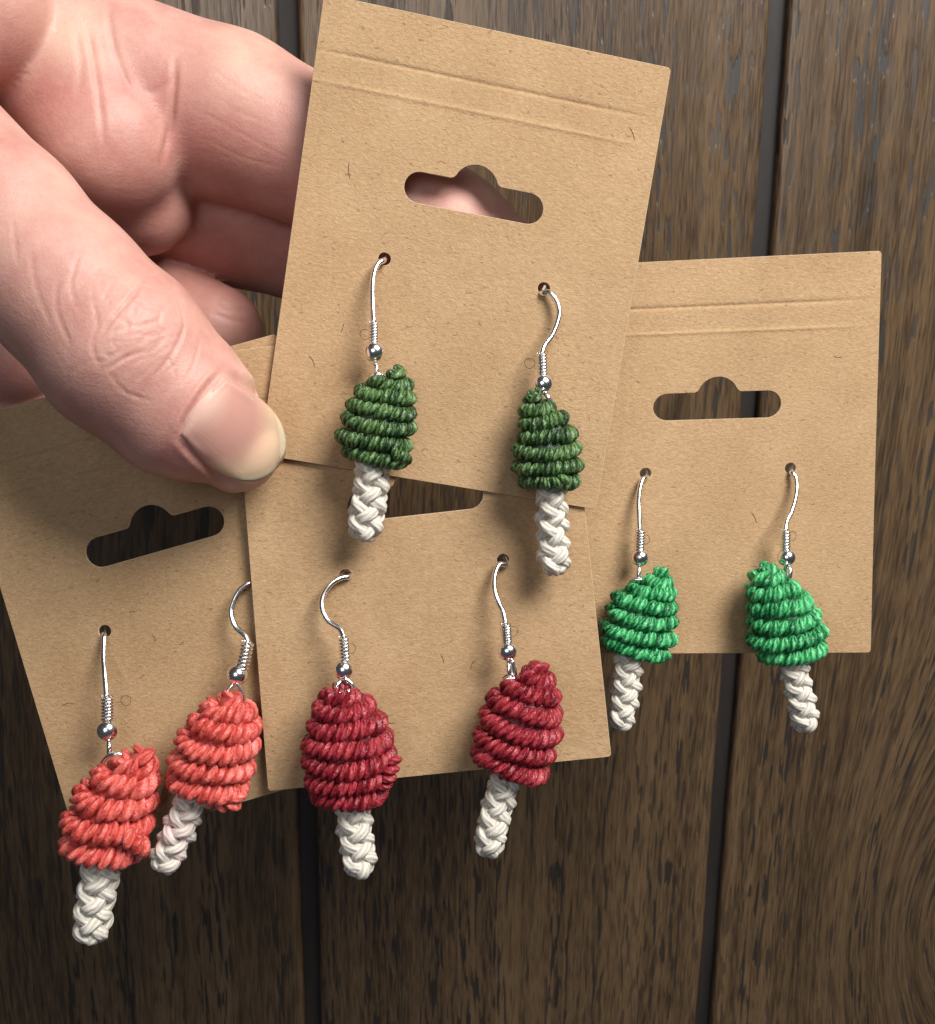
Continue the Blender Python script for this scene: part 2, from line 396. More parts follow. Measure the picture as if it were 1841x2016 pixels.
SCORE = (7.6, 11.8)
def build_card(card, label):
    r = .55; out = []
    for (x, y, t0) in ((r, r, math.pi), (CW - r, r, 1.5 * math.pi), (CW - r, CH - r, 0), (r, CH - r, .5 * math.pi)):
        for t in np.linspace(0, math.pi / 2, 4): out.append((x + r * math.cos(t0 + t), y + r * math.sin(t0 + t)))
    ysd = sorted([y for y in np.arange(1.5, CH - 1, 2.6) if all(abs(y - q) > 1.5 for q in SCORE)] + [q + d for q in SCORE for d in (-1.2, -.6, -.36, -.18, 0, .18, .36, .6, 1.2)])
    xsd = list(np.arange(2.0, CW - 1.5, 2.4))
    out = out[:4] + [(x, 0) for x in xsd] + out[4:8] + [(CW, y) for y in ysd] + out[8:12] + [(x, CH) for x in xsd[::-1]] + out[12:] + [(0, y) for y in ysd[::-1]]
    loops = [out, slot_outline(*{'A': (25.0, 25.9), 'B': (24.3, 26.0), 'C': (25.0, 26.7), 'D': (24.1, 25.8, 21.0)}[card.k])]
    for u, v in HOLES[card.k]:
        x, y = card.local(u, v); loops.append([(x + .92 * math.cos(t), y + .92 * math.sin(t)) for t in np.linspace(0, 2 * math.pi, 18, endpoint=False)])
    P, E = [], []
    for lp in loops:
        o = len(P); m = []
        for i, p in enumerate(lp): m.append(p)
        P += m; E += [(o + i, o + (i + 1) % len(m)) for i in range(len(m))]
    ys = list(np.arange(1.5, CH - 1, 2.6))
    for sc in SCORE: ys = [y for y in ys if abs(y - sc) > 1.5] + [sc + d for d in (-1.2, -.6, -.36, -.18, 0, .18, .36, .6, 1.2)]
    for y in ys:
        for x in np.arange(1.3, CW - 1, 2.37):
            if any(inside(lp, (x, y)) for lp in loops[1:]): continue
            if any(min((x - a)**2 + (y - b)**2 for a, b in lp) < .5 for lp in loops): continue
            P.append((x, y))
    rv, _, rf, _, _, _ = delaunay_2d_cdt([Vector(p) for p in P], E, [], 0, 1e-5)
    keep = []
    for f in rf:
        c = (sum(rv[i].x for i in f) / 3, sum(rv[i].y for i in f) / 3)
        if inside(loops[0], c) and not any(inside(lp, c) for lp in loops[1:]): keep.append(tuple(f))
    XY = np.array([(p.x, p.y) for p in rv])
    h = np.zeros(len(XY))
    fade = np.clip(.35 + XY[:, 0] / 9.0, 0, 1) * np.clip((CW - 1.0 - XY[:, 0]) / 9.0, 0, 1)
    h -= .20 * np.exp(-((XY[:, 1] - SCORE[0]) / .24)**2) * fade
    h += .13 * np.exp(-((XY[:, 1] - SCORE[1]) / .24)**2) * fade
    h -= .03 * np.clip((XY[:, 1] - SCORE[0]) / .5, 0, 1) * np.clip((SCORE[1] - XY[:, 1]) / .5, 0, 1) * fade
    wave = {'A': 1.3, 'B': 4.1, 'C': 2.2, 'D': 5.4}[card.k]
    h += .16 * np.sin(XY[:, 0] / 11 + wave) * np.sin(XY[:, 1] / 14 + wave * 2) - .08
    top = card.bil(XY[:, 0] / CW, XY[:, 1] / CH) + card.n * h[:, None]
    bot = top - card.n * CT
    N = len(XY)
    edge = {}
    for f in keep:
        for i in range(3):
            e = (f[i], f[(i + 1) % 3]); k = tuple(sorted(e)); edge.setdefault(k, []).append(e)
    bnd = [v[0] for v in edge.values() if len(v) == 1]
    bv = {i for e in bnd for i in e}
    mid = world(card.q.mean(0)); root = empty('earring_card', mid)
    root['label'] = label; root['category'] = 'card'; root['group'] = 'kraft earring cards held in the hand'
    # object space of the sheet = card plane, so the paper grain follows the card
    ex = card.q[1] - card.q[0]; ex /= np.linalg.norm(ex)
    WV = world(np.vstack([top, bot]))
    exw = world(ex) - world(np.zeros(3)); nw = world(card.n) - world(np.zeros(3))
    exw /= np.linalg.norm(exw); nw /= np.linalg.norm(nw); eyw = np.cross(nw, exw)
    R = np.stack([exw, eyw, nw], 1)
    Lc = (WV - mid) @ R
    # orientation of the faces: make sure the front faces look along +n
    f0 = keep[0]; a, b, c = Lc[list(f0)]; flip = np.cross(b - a, c - a)[2] < 0
    fr = [f[::-1] if flip else f for f in keep]; bk = [tuple(i + N for i in f[::-1]) for f in fr]
    sd = [((i, i + N, j + N, j) if not flip else (j, j + N, i + N, i)) for i, j in bnd]
    o = mesh_obj('card_sheet', Lc, fr + bk + sd, M_KRAFT, smooth=True)
    me = o.data
    sm = np.array([len(p.vertices) == 3 for p in me.polygons]); me.polygons.foreach_set('use_smooth', sm)
    for e in me.edges:
        pass
    me.materials.append(M_CUT); me.polygons.foreach_set('material_index', np.where(sm, 0, 1).astype(np.int32))
    bev = o.modifiers.new('edge', 'BEVEL'); bev.width = .00013; bev.segments = 1; bev.limit_method = 'ANGLE'; bev.angle_limit = math.radians(60); bev.material = 1; bev.harden_normals = True
    o.parent = root; o.rotation_euler = Matrix(R.tolist()).to_euler()
    for (u, v) in MARKS[card.k]:
        c0 = card.at(u, v, -.02); ey = np.cross(card.n, ex)
        t = np.linspace(0, 2 * np.pi, 28, endpoint=False)
        rr = .74 + .03 * np.sin(3 * t)
        pth = c0 + rr[:, None] * (np.cos(t)[:, None] * ex + np.sin(t)[:, None] * ey)
        hx = np.array([(card.local(u, v))]); 
        hh = .16 * np.sin(hx[0, 0] / 11 + wave) * np.sin(hx[0, 1] / 14 + wave * 2) - .08
        V, Fq, uv = tube(world(pth + card.n * (hh + .01)), .045e-3, 5, closed=True)
        mesh_obj('punch_mark', V, Fq, M_MARK, root)
    for fl in FLECKS[card.k]:
        hl = .16 * math.sin(card.local(*fl[0])[0] / 11 + wave) * math.sin(card.local(*fl[0])[1] / 14 + wave * 2) - .08
        pf = spline([card.at(u, v, hl + .012) for u, v in fl], 9)
        V, Fq, uv = tube(world(pf), np.array([.4, .8, 1, .8, 1, .7, 1, .8, .4]) * .055e-3, 5)
        mesh_obj('paper_fleck', V, Fq, M_MARK, root)
    return root

FLECKS = {'A': [[(673, 276), (675, 278), (677, 280)], [(688, 318), (686, 334), (689, 352)], [(1240, 250), (1246, 262), (1250, 276)], [(608, 700), (616, 710), (620, 722)], [(677, 636), (674, 648), (671, 655)]],
          'B': [[(1350, 770), (1356, 776), (1364, 779)], [(1640, 700), (1650, 704), (1658, 702)], [(1480, 1010), (1486, 1018), (1490, 1030)]],
          'C': [[(936, 1300), (930, 1306), (926, 1318)], [(1074, 1332), (1075, 1340), (1078, 1344)], [(760, 1420), (770, 1424), (778, 1422)], [(868, 1290), (872, 1296), (874, 1304)]],
          'D': [[(120, 1390), (135, 1384), (146, 1386)], [(300, 1250), (306, 1258), (304, 1266)], [(175, 1010), (178, 1014), (182, 1015)]]}
CARD = {k: Card(k) for k in 'ABCD'}
build_card(CARD['B'], 'upright kraft card carrying the pair of bright emerald green mushroom earrings')
build_card(CARD['D'], 'kraft card leaning left under the thumb, carrying the coral mushroom earrings')
build_card(CARD['C'], 'middle kraft card carrying the pair of crimson mushroom earrings')
build_card(CARD['A'], 'uppermost kraft card tilted right, carrying the dark forest green mushroom earrings')

# ------------------------------------------------------------------ earrings
SPH = uvsphere(10, 8)

def tone_join(parts, tones):
    V, Fq, U = join(parts)
    T = np.concatenate([np.full(len(p[0]), t) for p, t in zip(parts, tones)])
    return V, Fq, U, T

def build_earring(card, tr, hook, coil, bead, loop, ring, rows, stem, stem_r, thread, label, group,
                  row_r, knot, depth=.72, lift=None, tint=0.0, stub=None, hook_h=None, hallmark=False):
    """all picture points in crop units, tr turns them into picture units; heights in mm above the card"""
    T = lambda p: (tr[0] + tr[2] * p[0], tr[1] + tr[2] * p[1])
    sc = tr[2] * card.z(*T(bead[:2])) / F                   # mm per crop unit
    rt = row_r * sc * 1.18
    rows_uv = [(T(a), T(b)) for a, b in rows]
    hw_max = max(math.dist(a, b) for a, b in rows) / 2 * sc
    hd = (hw_max - rt) * depth + rt
    hc = (hd + .35) if lift is None else lift
    root = empty('earring', world(card.at(*T(stem[-1]), 0)))
    root['label'] = label; root['category'] = 'earring'; root['group'] = group
    # --- ear wire
    n = len(hook); hh = hook_h or [-1.6, .35] + list(np.linspace(1.0, hc * .8, n - 2))
    pth = spline([card.at(*T(p), q) for p, q in zip(hook, hh)], 60)
    wr = .42
    rad = np.full(60, wr); rad[18:44] *= 1.0
    V, Fq, uv = tube(world(pth), rad * 1e-3, 12)
    wire = mesh_obj('ear_wire', V, Fq, M_SILVER, root, uv=uv)
    h1 = hc * .8
    a, b = card.at(*T(coil[0]), h1), card.at(*T(coil[1]), h1)
    turns = 7; t = np.linspace(0, 1, turns * 18)
    ax = (b - a) / np.linalg.norm(b - a); s1 = np.cross(ax, card.n); s1 /= np.linalg.norm(s1); s2 = np.cross(ax, s1)
    cr = coil[2] * sc * 1.06
    pc = a + (b - a) * t[:, None] + (cr - .19) * (np.cos(2 * np.pi * turns * t)[:, None] * s1 + np.sin(2 * np.pi * turns * t)[:, None] * s2)
    V, Fq, uv = tube(world(pc), .185e-3, 8); mesh_obj('wire_coil', V, Fq, M_SILVER, root, uv=uv)
    V, Fq, uv = tube(world(np.array([a, (a + b) / 2, b])), .30e-3, 10); mesh_obj('wire_shank', V, Fq, M_SILVER, root, uv=uv)
    bc = card.at(*T(bead[:2]), h1)
    v, f, u = uvsphere(28, 20); v = v.copy(); br = bead[2] * sc * 1.1
    # small flat mouths where the wire passes
    zz = np.clip(v[:, 2], -.93, .93)
    loc = bc + br * (v[:, :1] * s1 + v[:, 1:2] * s2 + zz[:, None] * ax)
    mesh_obj('bead', world(loc), f, M_SILVER, root, uv=u)
    lh = [h1] + [hc * .95] * (len(loop) - 1)
    pl = spline([card.at(*T(p), q) for p, q in zip(loop, lh)], 24)
    V, Fq, uv = tube(world(pl), .36e-3, 10); mesh_obj('eye_loop', V, Fq, M_SILVER, root, uv=uv)
    if ring:
        pr = spline([card.at(*T(p[:2]), hc * .95 + (p[2] if len(p) > 2 else 0)) for p in ring], 28)
        V, Fq, uv = tube(world(pr), .33e-3, 10); mesh_obj('jump_ring', V, Fq, M_SILVER, root, uv=uv)
    if hallmark:
        fc = bpy.data.curves.new('hallmark', 'FONT'); fc.body = '925'; fc.size = .00082; fc.extrude = .00002; fc.align_x = 'CENTER'; fc.align_y = 'CENTER'
        fo = bpy.data.objects.new('hallmark_tmp', fc); COL.objects.link(fo)
        dg = bpy.context.evaluated_depsgraph_get(); me = bpy.data.meshes.new_from_object(fo.evaluated_get(dg)); bpy.data.objects.remove(fo)
        me.name = 'hallmark'; me.materials.clear(); me.materials.append(M_STAMP)
        k = 26; p0 = pth[k]; tg = pth[k + 1] - pth[k - 1]; tg /= np.linalg.norm(tg)
        side = np.cross(tg, card.n); side /= np.linalg.norm(side); up = np.cross(side, tg)
        up = up if up @ card.n > 0 else -up
        dirw = lambda q: Vector(world(q) - world(np.zeros(3))).normalized()
        zx = dirw(up); xx = dirw(tg); yy = zx.cross(xx)
        ho = bpy.data.objects.new('hallmark', me); COL.objects.link(ho)
        mw = Matrix((xx, yy, zx)).transposed().to_4x4(); mw.translation = Vector(world(p0 + up * .415))
        ho.parent = root; ho.matrix_parent_inverse = Matrix.Translation(-root.location); ho.matrix_basis = mw
    # --- cap: a knotted cord wound in rows round a felted core
    cap_c, cap_u = [], []
    for (a, b) in rows_uv:
        A, B = card.at(*a, hc), card.at(*b, hc); cap_c.append((A + B) / 2); cap_u.append((B - A) / 2)
    cap_c, cap_u = np.array(cap_c), np.array(cap_u)
    hw = np.linalg.norm(cap_u, axis=1)
    dirs = cap_u / hw[:, None]
    # heights follow the dome so narrow top rows sit nearer the axis
    hwi = np.maximum(hw - rt, rt * .25)
    down = (cap_c[0] - cap_c[-1]); down /= np.linalg.norm(down)
    R_ = len(rows)
    def ringpt(k, ph):
        i = min(max(int(k), 0), R_ - 2); f = k - i
        c = cap_c[i] * (1 - f) + cap_c[i + 1] * f; d = dirs[i] * (1 - f) + dirs[i + 1] * f; h = hwi[i] * (1 - f) + hwi[i + 1] * f
        return c + d * h * math.cos(ph) + card.n * h * depth * math.sin(ph) + down * h * .13 * math.sin(ph)
    # core
    nn = 28; ph = np.linspace(0, 2 * np.pi, nn, endpoint=False); Vc = []
    lev = [0] + list(np.linspace(0, R_ - 1, R_ * 2)) + [R_ - 1]
    for li, k in enumerate(lev):
        c = np.array([ringpt(k, p) for p in ph]); m = c.mean(0)
        s_ = .15 if li in (0, len(lev) - 1) else 1.0
        Vc.append(m + (c - m) * s_ * .94)
    Vc = np.vstack(Vc); ii = np.arange(len(lev) - 1)[:, None]; jj = np.arange(nn)[None]
    Fc = np.stack([ii * nn + jj, ii * nn + (jj + 1) % nn, (ii + 1) * nn + (jj + 1) % nn, (ii + 1) * nn + jj], -1).reshape(-1, 4)
    cap = mesh_obj('mushroom_cap', world(Vc), Fc, thread, root, uv=np.zeros((len(Vc), 2)), attr={'tone': np.full(len(Vc), -.35)})  # core toned darker, painting shade into the gaps between the rows
    sv, sf, su = SPH
    def knot_parts(path, slant, rtube, sp):
        """slanted oval hitches laid along path"""
        seg = np.linalg.norm(np.diff(path, axis=0), axis=1); L = np.r_[0, np.cumsum(seg)]
        nk = max(int(L[-1] / sp), 1); pos = (np.arange(nk) + .5) / nk * L[-1]
        parts, tones = [], []
        for d in pos:
            d = d + random.uniform(-.12, .12) * sp
            q = np.array([np.interp(d, L, path[:, i]) for i in range(3)])
            q2 = np.array([np.interp(d + .05, L, path[:, i]) for i in range(3)]); q1 = np.array([np.interp(d - .05, L, path[:, i]) for i in range(3)])
            tg = q2 - q1; tg /= np.linalg.norm(tg) + 1e-12
            yield q, tg
    for r in range(R_ - 1 + 1):
        if r < R_ - 1: phs = np.linspace(0, 2 * np.pi, 80); path = np.array([ringpt(r + .0 + (p / (2 * np.pi)) * .0, p) for p in phs])
        else: phs = np.linspace(0, 2 * np.pi, 50); path = np.array([ringpt(R_ - 1, p) for p in phs])
        path = path + np.array([card.n * .12 * math.sin(3 * p + r * 1.7) + down * .16 * math.sin(2 * p + r * 2.3) for p in phs])
        cen = path.mean(0); parts, tones = [], []
        for q, tg in knot_parts(path, 0, rt, knot * sc):
            out = q - cen; out -= tg * (out @ tg); out /= np.linalg.norm(out) + 1e-12
            acr = np.cross(tg, out)
            sl = .62 + random.uniform(-.15, .15)
            if acr @ down < 0: acr = -acr
            a1 = tg * math.cos(sl) + acr * math.sin(sl) * .0 ; a1 = tg
            ac = acr + tg * math.tan(sl) * .75; ac /= np.linalg.norm(ac)
            k1 = knot * sc * .665 * random.uniform(.92, 1.12); k2 = rt * random.uniform(.98, 1.14); k3 = rt * random.uniform(.80, .98)
            lump = 1 + .05 * np.sin(sv[:, 2] * 5 + random.random() * 6)
            bend = -.22 * sv[:, 2]**2
            v = q + out * rt * .12 + (sv[:, :1] * k1 * a1 + (sv[:, 1] * lump + bend)[:, None] * k3 * out + sv[:, 2:3] * k2 * ac)
            parts.append((world(v + rng.normal(0, .012, 3)), sf, su + np.array([random.random(), random.random()]))); tones.append(random.random())
        V, Fq, U, Tn = tone_join(parts, tones)
        mesh_obj('cord_row', V, Fq, thread, cap, uv=U, attr={'tone': Tn})
    if stub:
        pts = [card.at(*T(p), hc + p[2]) for p in stub]; path = spline(pts, 30); parts, tones = [], []
        for q, tg in knot_parts(path, 0, rt, knot * sc):
            out = card.n - tg * (card.n @ tg); out /= np.linalg.norm(out); acr = np.cross(tg, out)
            for sgn in (1,):
                k1, k2, k3 = knot * sc * .68, rt * .8, rt * .85
                ac = acr + tg * .4; ac /= np.linalg.norm(ac)
                parts.append((world(q + sv[:, :1] * k1 * tg + sv[:, 1:2] * k3 * out + sv[:, 2:3] * k2 * ac), sf, su + random.random())); tones.append(random.random())
        V, Fq, U, Tn = tone_join(parts, tones)
        mesh_obj('cord_end', V, Fq, thread, cap, uv=U, attr={'tone': Tn})
    # --- stem: six-strand round braid of white cotton
    sr = stem_r * sc; hs = max(min(hc * .85, hc - .4), sr + .15)
    cl = spline([card.at(*T(p), q) for p, q in zip(stem, np.linspace(hc * .95, hs, len(stem)))], 120)
    L = np.r_[0, np.cumsum(np.linalg.norm(np.diff(cl, axis=0), axis=1))]
    tg = np.gradient(cl, axis=0); tg /= np.linalg.norm(tg, axis=1)[:, None]
    s1 = np.cross(tg, card.n); s1 /= np.linalg.norm(s1, axis=1)[:, None]; s2 = np.cross(s1, tg)
    P = sr * 3.15; cs = sr * .315; amp = sr * .15; R0 = sr - cs - amp
    rot = random.uniform(.55, 1.05); ph0 = random.uniform(0, 1)
    st = empty('stem', root.location); st.parent = root; st.location = (0, 0, 0)
    bpy.data.objects.remove(st)
    core = tube(world(cl), np.r_[np.full(112, sr * .5), np.linspace(sr * .5, sr * .3, 8)] * 1e-3, 14)
    stem_o = mesh_obj('mushroom_stem', core[0], core[1], M_COTTON, root, uv=core[2], attr={'tint': np.full(len(core[0]), tint)})
    e = np.clip((L[-1] - L) / (sr * .7), 0, 1); tap = .45 + .55 * np.sqrt(np.clip(1 - (1 - e)**2, 0, 1))
    jit = [np.interp(np.linspace(0, 1, 120), np.linspace(0, 1, 9), rng.normal(0, .06, 9)) for _ in range(6)]
    for j in range(6):
        sg = 1 if j < 3 else -1
        th = sg * 2 * np.pi * (L / P + ph0) + (j % 3) * 2 * np.pi / 3 + rot + jit[j] * 2.4
        rr = (R0 + sg * amp * np.cos(6 * np.pi * (L / P + ph0))) * tap * (1 + jit[j])
        path = cl + rr[:, None] * (np.cos(th)[:, None] * s1 + np.sin(th)[:, None] * s2)
        rd = cs * (1 + .10 * np.interp(np.linspace(0, 1, 120), np.linspace(0, 1, 14), rng.normal(0, 1, 14) * .5))
        V, Fq, uv = tube(world(path), rd * 1e-3, 20, ply=5, lay=1500.0)
        mesh_obj('braid_strand', V, Fq, M_COTTON, stem_o, uv=uv, attr={'tint': np.full(len(V), tint)})
    # --- loose fibres round the cord
    fp = []
    for _ in range(36):
        k = random.uniform(0, R_ - 1.01); p0 = random.uniform(-.3, math.pi + .3)
        q = ringpt(k, p0); i = int(k); c = cap_c[i]; o_ = q - c; o_ /= np.linalg.norm(o_) + 1e-9
        q = q + o_ * rt * .85; d = rng.normal(0, 1, 3); d -= o_ * (d @ o_) * .5; d /= np.linalg.norm(d)
        ln = random.uniform(.5, 1.5)
        tt = np.linspace(0, 1, 7)[:, None]
        fp.append(tube(world(q + d * ln * tt + o_ * (.45 * np.sin(tt * 3.0) * random.uniform(.2, 1)) + rng.normal(0, .05, (7, 3))), .020e-3, 4, cap=False))
    V, Fq, U = join(fp)
    fo = mesh_obj('loose_fibre', V, Fq, thread, root, uv=U, attr={'tone': np.ones(len(V))}); fo['kind'] = 'stuff'
    return root

T3, T4, T5, T6, T7 = (638.2, 474.5, .3045), (965.5, 540.0, .3045), (1161.8, 900.0, .2841), (81.8, 1104.5, .3856), (556.4, 1063.7, .3449)
build_earring(CARD['A'], T3, [(400, 105), (385, 125), (350, 145), (322, 210), (312, 300), (314, 400), (320, 525)], [(322, 525), (322, 655), 33], (325, 715, 62),
    [(330, 770), (338, 820), (347, 872)], [(375, 868, .6), (340, 862, .8), (295, 880, 0), (275, 920, -1.5)],
    [((100, 1345), (560, 1425)), ((65, 1240), (580, 1325)), ((98, 1142), (605, 1222)), ((135, 1050), (608, 1120)), ((185, 965), (605, 1025)), ((270, 905), (590, 945)), ((390, 858), (550, 865))],
    [(318, 1350), (312, 1500), (300, 1610), (280, 1750), (255, 1905)], 122, THREAD['forest'],
    'forest green mushroom earring on the uppermost card, its straight hook seen edge-on', 'forest green mushroom earrings', 46, 46,
    stub=[(440, 1365, 3.2), (500, 1395, 2.6), (545, 1410, 1.2)])
build_earring(CARD['A'], T4, [(348, 85), (335, 122), (378, 116), (422, 165), (445, 240), (428, 325), (395, 400), (350, 460), (333, 510)], [(333, 510), (340, 650), 36], (340, 708, 60),
    [(350, 765), (370, 790), (387, 818)], [(340, 745, .5), (320, 790, 0), (330, 840, -1.0)],
    [((165, 1335), (590, 1325)), ((130, 1245), (612, 1225)), ((132, 1150), (605, 1125)), ((165, 1065), (570, 1015)), ((172, 975), (515, 920)), ((175, 895), (440, 855)), ((205, 815), (355, 795))],
    [(385, 1340), (400, 1480), (396, 1600), (405, 1750), (415, 1910)], 112, THREAD['forest'],
    'forest green mushroom earring on the uppermost card, with the rounded hook bowed outward', 'forest green mushroom earrings', 44, 48,
    stub=[(500, 1315, 3.0), (420, 1345, 3.6), (330, 1350, 3.4)])
build_earring(CARD['B'], T5, [(392, 110), (388, 138), (362, 160), (343, 230), (336, 320), (340, 400), (347, 505)], [(350, 505), (345, 640), 36], (347, 695, 56),
    [(342, 750), (338, 800), (337, 862)], [(350, 850, .6), (310, 850, .3), (270, 875, -.3), (262, 930, -1.2)],
    [((72, 1265), (550, 1365)), ((68, 1165), (605, 1260)), ((98, 1060), (612, 1145)), ((140, 965), (612, 1040)), ((245, 900), (608, 950)), ((340, 850), (592, 875)), ((420, 805), (560, 820))],
    [(272, 1340), (258, 1480), (248, 1600), (232, 1720), (205, 1855)], 106, THREAD['emerald'],
    'emerald green mushroom earring partly tucked behind the edge of the middle card', 'emerald green mushroom earrings', 48, 50, depth=.55, lift=4.1,
    stub=[(430, 1345, 2.0), (490, 1372, 1.5), (535, 1365, .6)])
build_earring(CARD['B'], T5, [(1398, 75), (1396, 104), (1424, 140), (1431, 215), (1418, 300), (1392, 385), (1362, 445), (1355, 505)], [(1356, 505), (1352, 645), 36], (1362, 695, 56),
    [(1372, 745), (1388, 790), (1382, 838)], [(1362, 742, .5), (1350, 790, 0), (1360, 850, -.5)],
    [((1160, 1395), (1635, 1285)), ((1082, 1285), (1640, 1180)), ((1080, 1170), (1600, 1075)), ((1075, 1060), (1545, 970)), ((1070, 945), (1455, 895)), ((1085, 850), (1360, 815)), ((1140, 795), (1310, 780))],
    [(1395, 1360), (1418, 1490), (1443, 1610), (1468, 1740), (1492, 1870)], 108, THREAD['emerald'],
    'emerald green mushroom earring hanging clear, with its stalk swung outward over the wood', 'emerald green mushroom earrings', 50, 52, depth=.62)
build_earring(CARD['D'], T6, [(322, 350), (321, 378), (319, 410), (317, 500), (324, 580), (333, 690)], [(338, 690), (338, 805), 33], (338, 862, 50),
    [(343, 905), (346, 945), (345, 985)], [(310, 1030, -.5), (335, 1000, .3), (380, 985, .6), (430, 998, 0), (450, 1040, -1)],
    [((88, 1425), (548, 1475)), ((95, 1305), (582, 1350)), ((145, 1175), (598, 1240)), ((240, 1085), (612, 1135)), ((340, 1030), (605, 1055)), ((455, 985), (590, 990))],
    [(322, 1460), (302, 1590), (276, 1720), (265, 1820), (257, 1915)], 102, THREAD['coral'],
    'coral mushroom earring standing straight up, with a visible punched circle beside its hook', 'coral mushroom earrings', 56, 47,
    stub=[(430, 1400, 3.6), (480, 1440, 3.6), (540, 1470, 2.0)])
build_earring(CARD['D'], T6, [(1095, 118), (1075, 108), (1015, 145), (977, 215), (968, 270), (990, 335), (1038, 380), (1053, 415)], [(1052, 415), (1022, 550), 33], (1000, 580, 48),
    [(992, 615), (950, 665), (945, 715), (990, 740), (1028, 715), (1020, 670), (996, 618)], None,
    [((632, 1100), (1068, 1160)), ((640, 1000), (1098, 1065)), ((668, 905), (1125, 955)), ((735, 810), (1128, 860)), ((800, 745), (1105, 780)), ((890, 695), (1050, 715))],
    [(790, 1120), (762, 1220), (712, 1345), (668, 1450), (622, 1555)], 92, THREAD['coral'],
    'tilted coral mushroom earring whose hook slips under the middle card', 'coral mushroom earrings', 50, 44, tint=.55, hallmark=True,
    hook_h=[-.9, .5, 1.3, 2.0, 2.5, 3.0, 3.6, 4.0], stub=[(1010, 1180, 2.0), (980, 1235, 1.5), (890, 1235, 1.0), (860, 1200, 1.0)])
build_earring(CARD['C'], T7, [(360, 185), (380, 207), (330, 215), (270, 255), (230, 320), (226, 390), (262, 460), (325, 503), (350, 550)], [(350, 550), (360, 685), 33], (350, 738, 53),
    [(352, 790), (312, 825), (315, 865), (355, 885), (400, 865), (398, 825), (358, 790)], [(335, 880, .6), (370, 862, 1.0), (410, 880, .4), (425, 920, -.6)],
    [((145, 1455), (610, 1425)), ((110, 1365), (640, 1325)), ((95, 1265), (660, 1225)), ((100, 1165), (640, 1120)), ((125, 1065), (608, 1025)), ((155, 975), (540, 945)), ((195, 885), (465, 895))],
    [(400, 1370), (405, 1500), (415, 1640), (432, 1770), (450, 1885)], 106, THREAD['crimson'],
    'crimson mushroom earring whose round wire eye shows above the cap', 'crimson mushroom earrings', 50, 42,
    stub=[(640, 1240, 2.0), (615, 1330, 2.5), (570, 1410, 2.0)])
build_earring(CARD['C'], T7, [(1268, 105), (1276, 138), (1238, 138), (1211, 200), (1210, 280), (1235, 360), (1258, 410), (1272, 475)], [(1275, 475), (1283, 580), 32], (1285, 632, 51),
    [(1290, 685), (1290, 730), (1305, 785), (1325, 755), (1310, 690)], [(1320, 790, .5), (1280, 790, .4), (1245, 825, 0), (1240, 880, -1)],
    [((1065, 1195), (1530, 1335)), ((1080, 1095), (1568, 1225)), ((1108, 990), (1602, 1120)), ((1150, 890), (1608, 1005)), ((1240, 815), (1592, 900)), ((1330, 765), (1575, 815)), ((1395, 735), (1535, 755))],
    [(1295, 1250), (1265, 1390), (1225, 1530), (1198, 1650), (1172, 1775)], 98, THREAD['crimson'],
    'crimson mushroom earring with a leaning cap and a narrow hook seen edge-on', 'crimson mushroom earrings', 50, 41)

# ------------------------------------------------------------------ hand
def smin(a, b, k):
    h = np.clip(.5 + .5 * (b - a) / k, 0, 1); return b * (1 - h) + a * h - k * h * (1 - h)

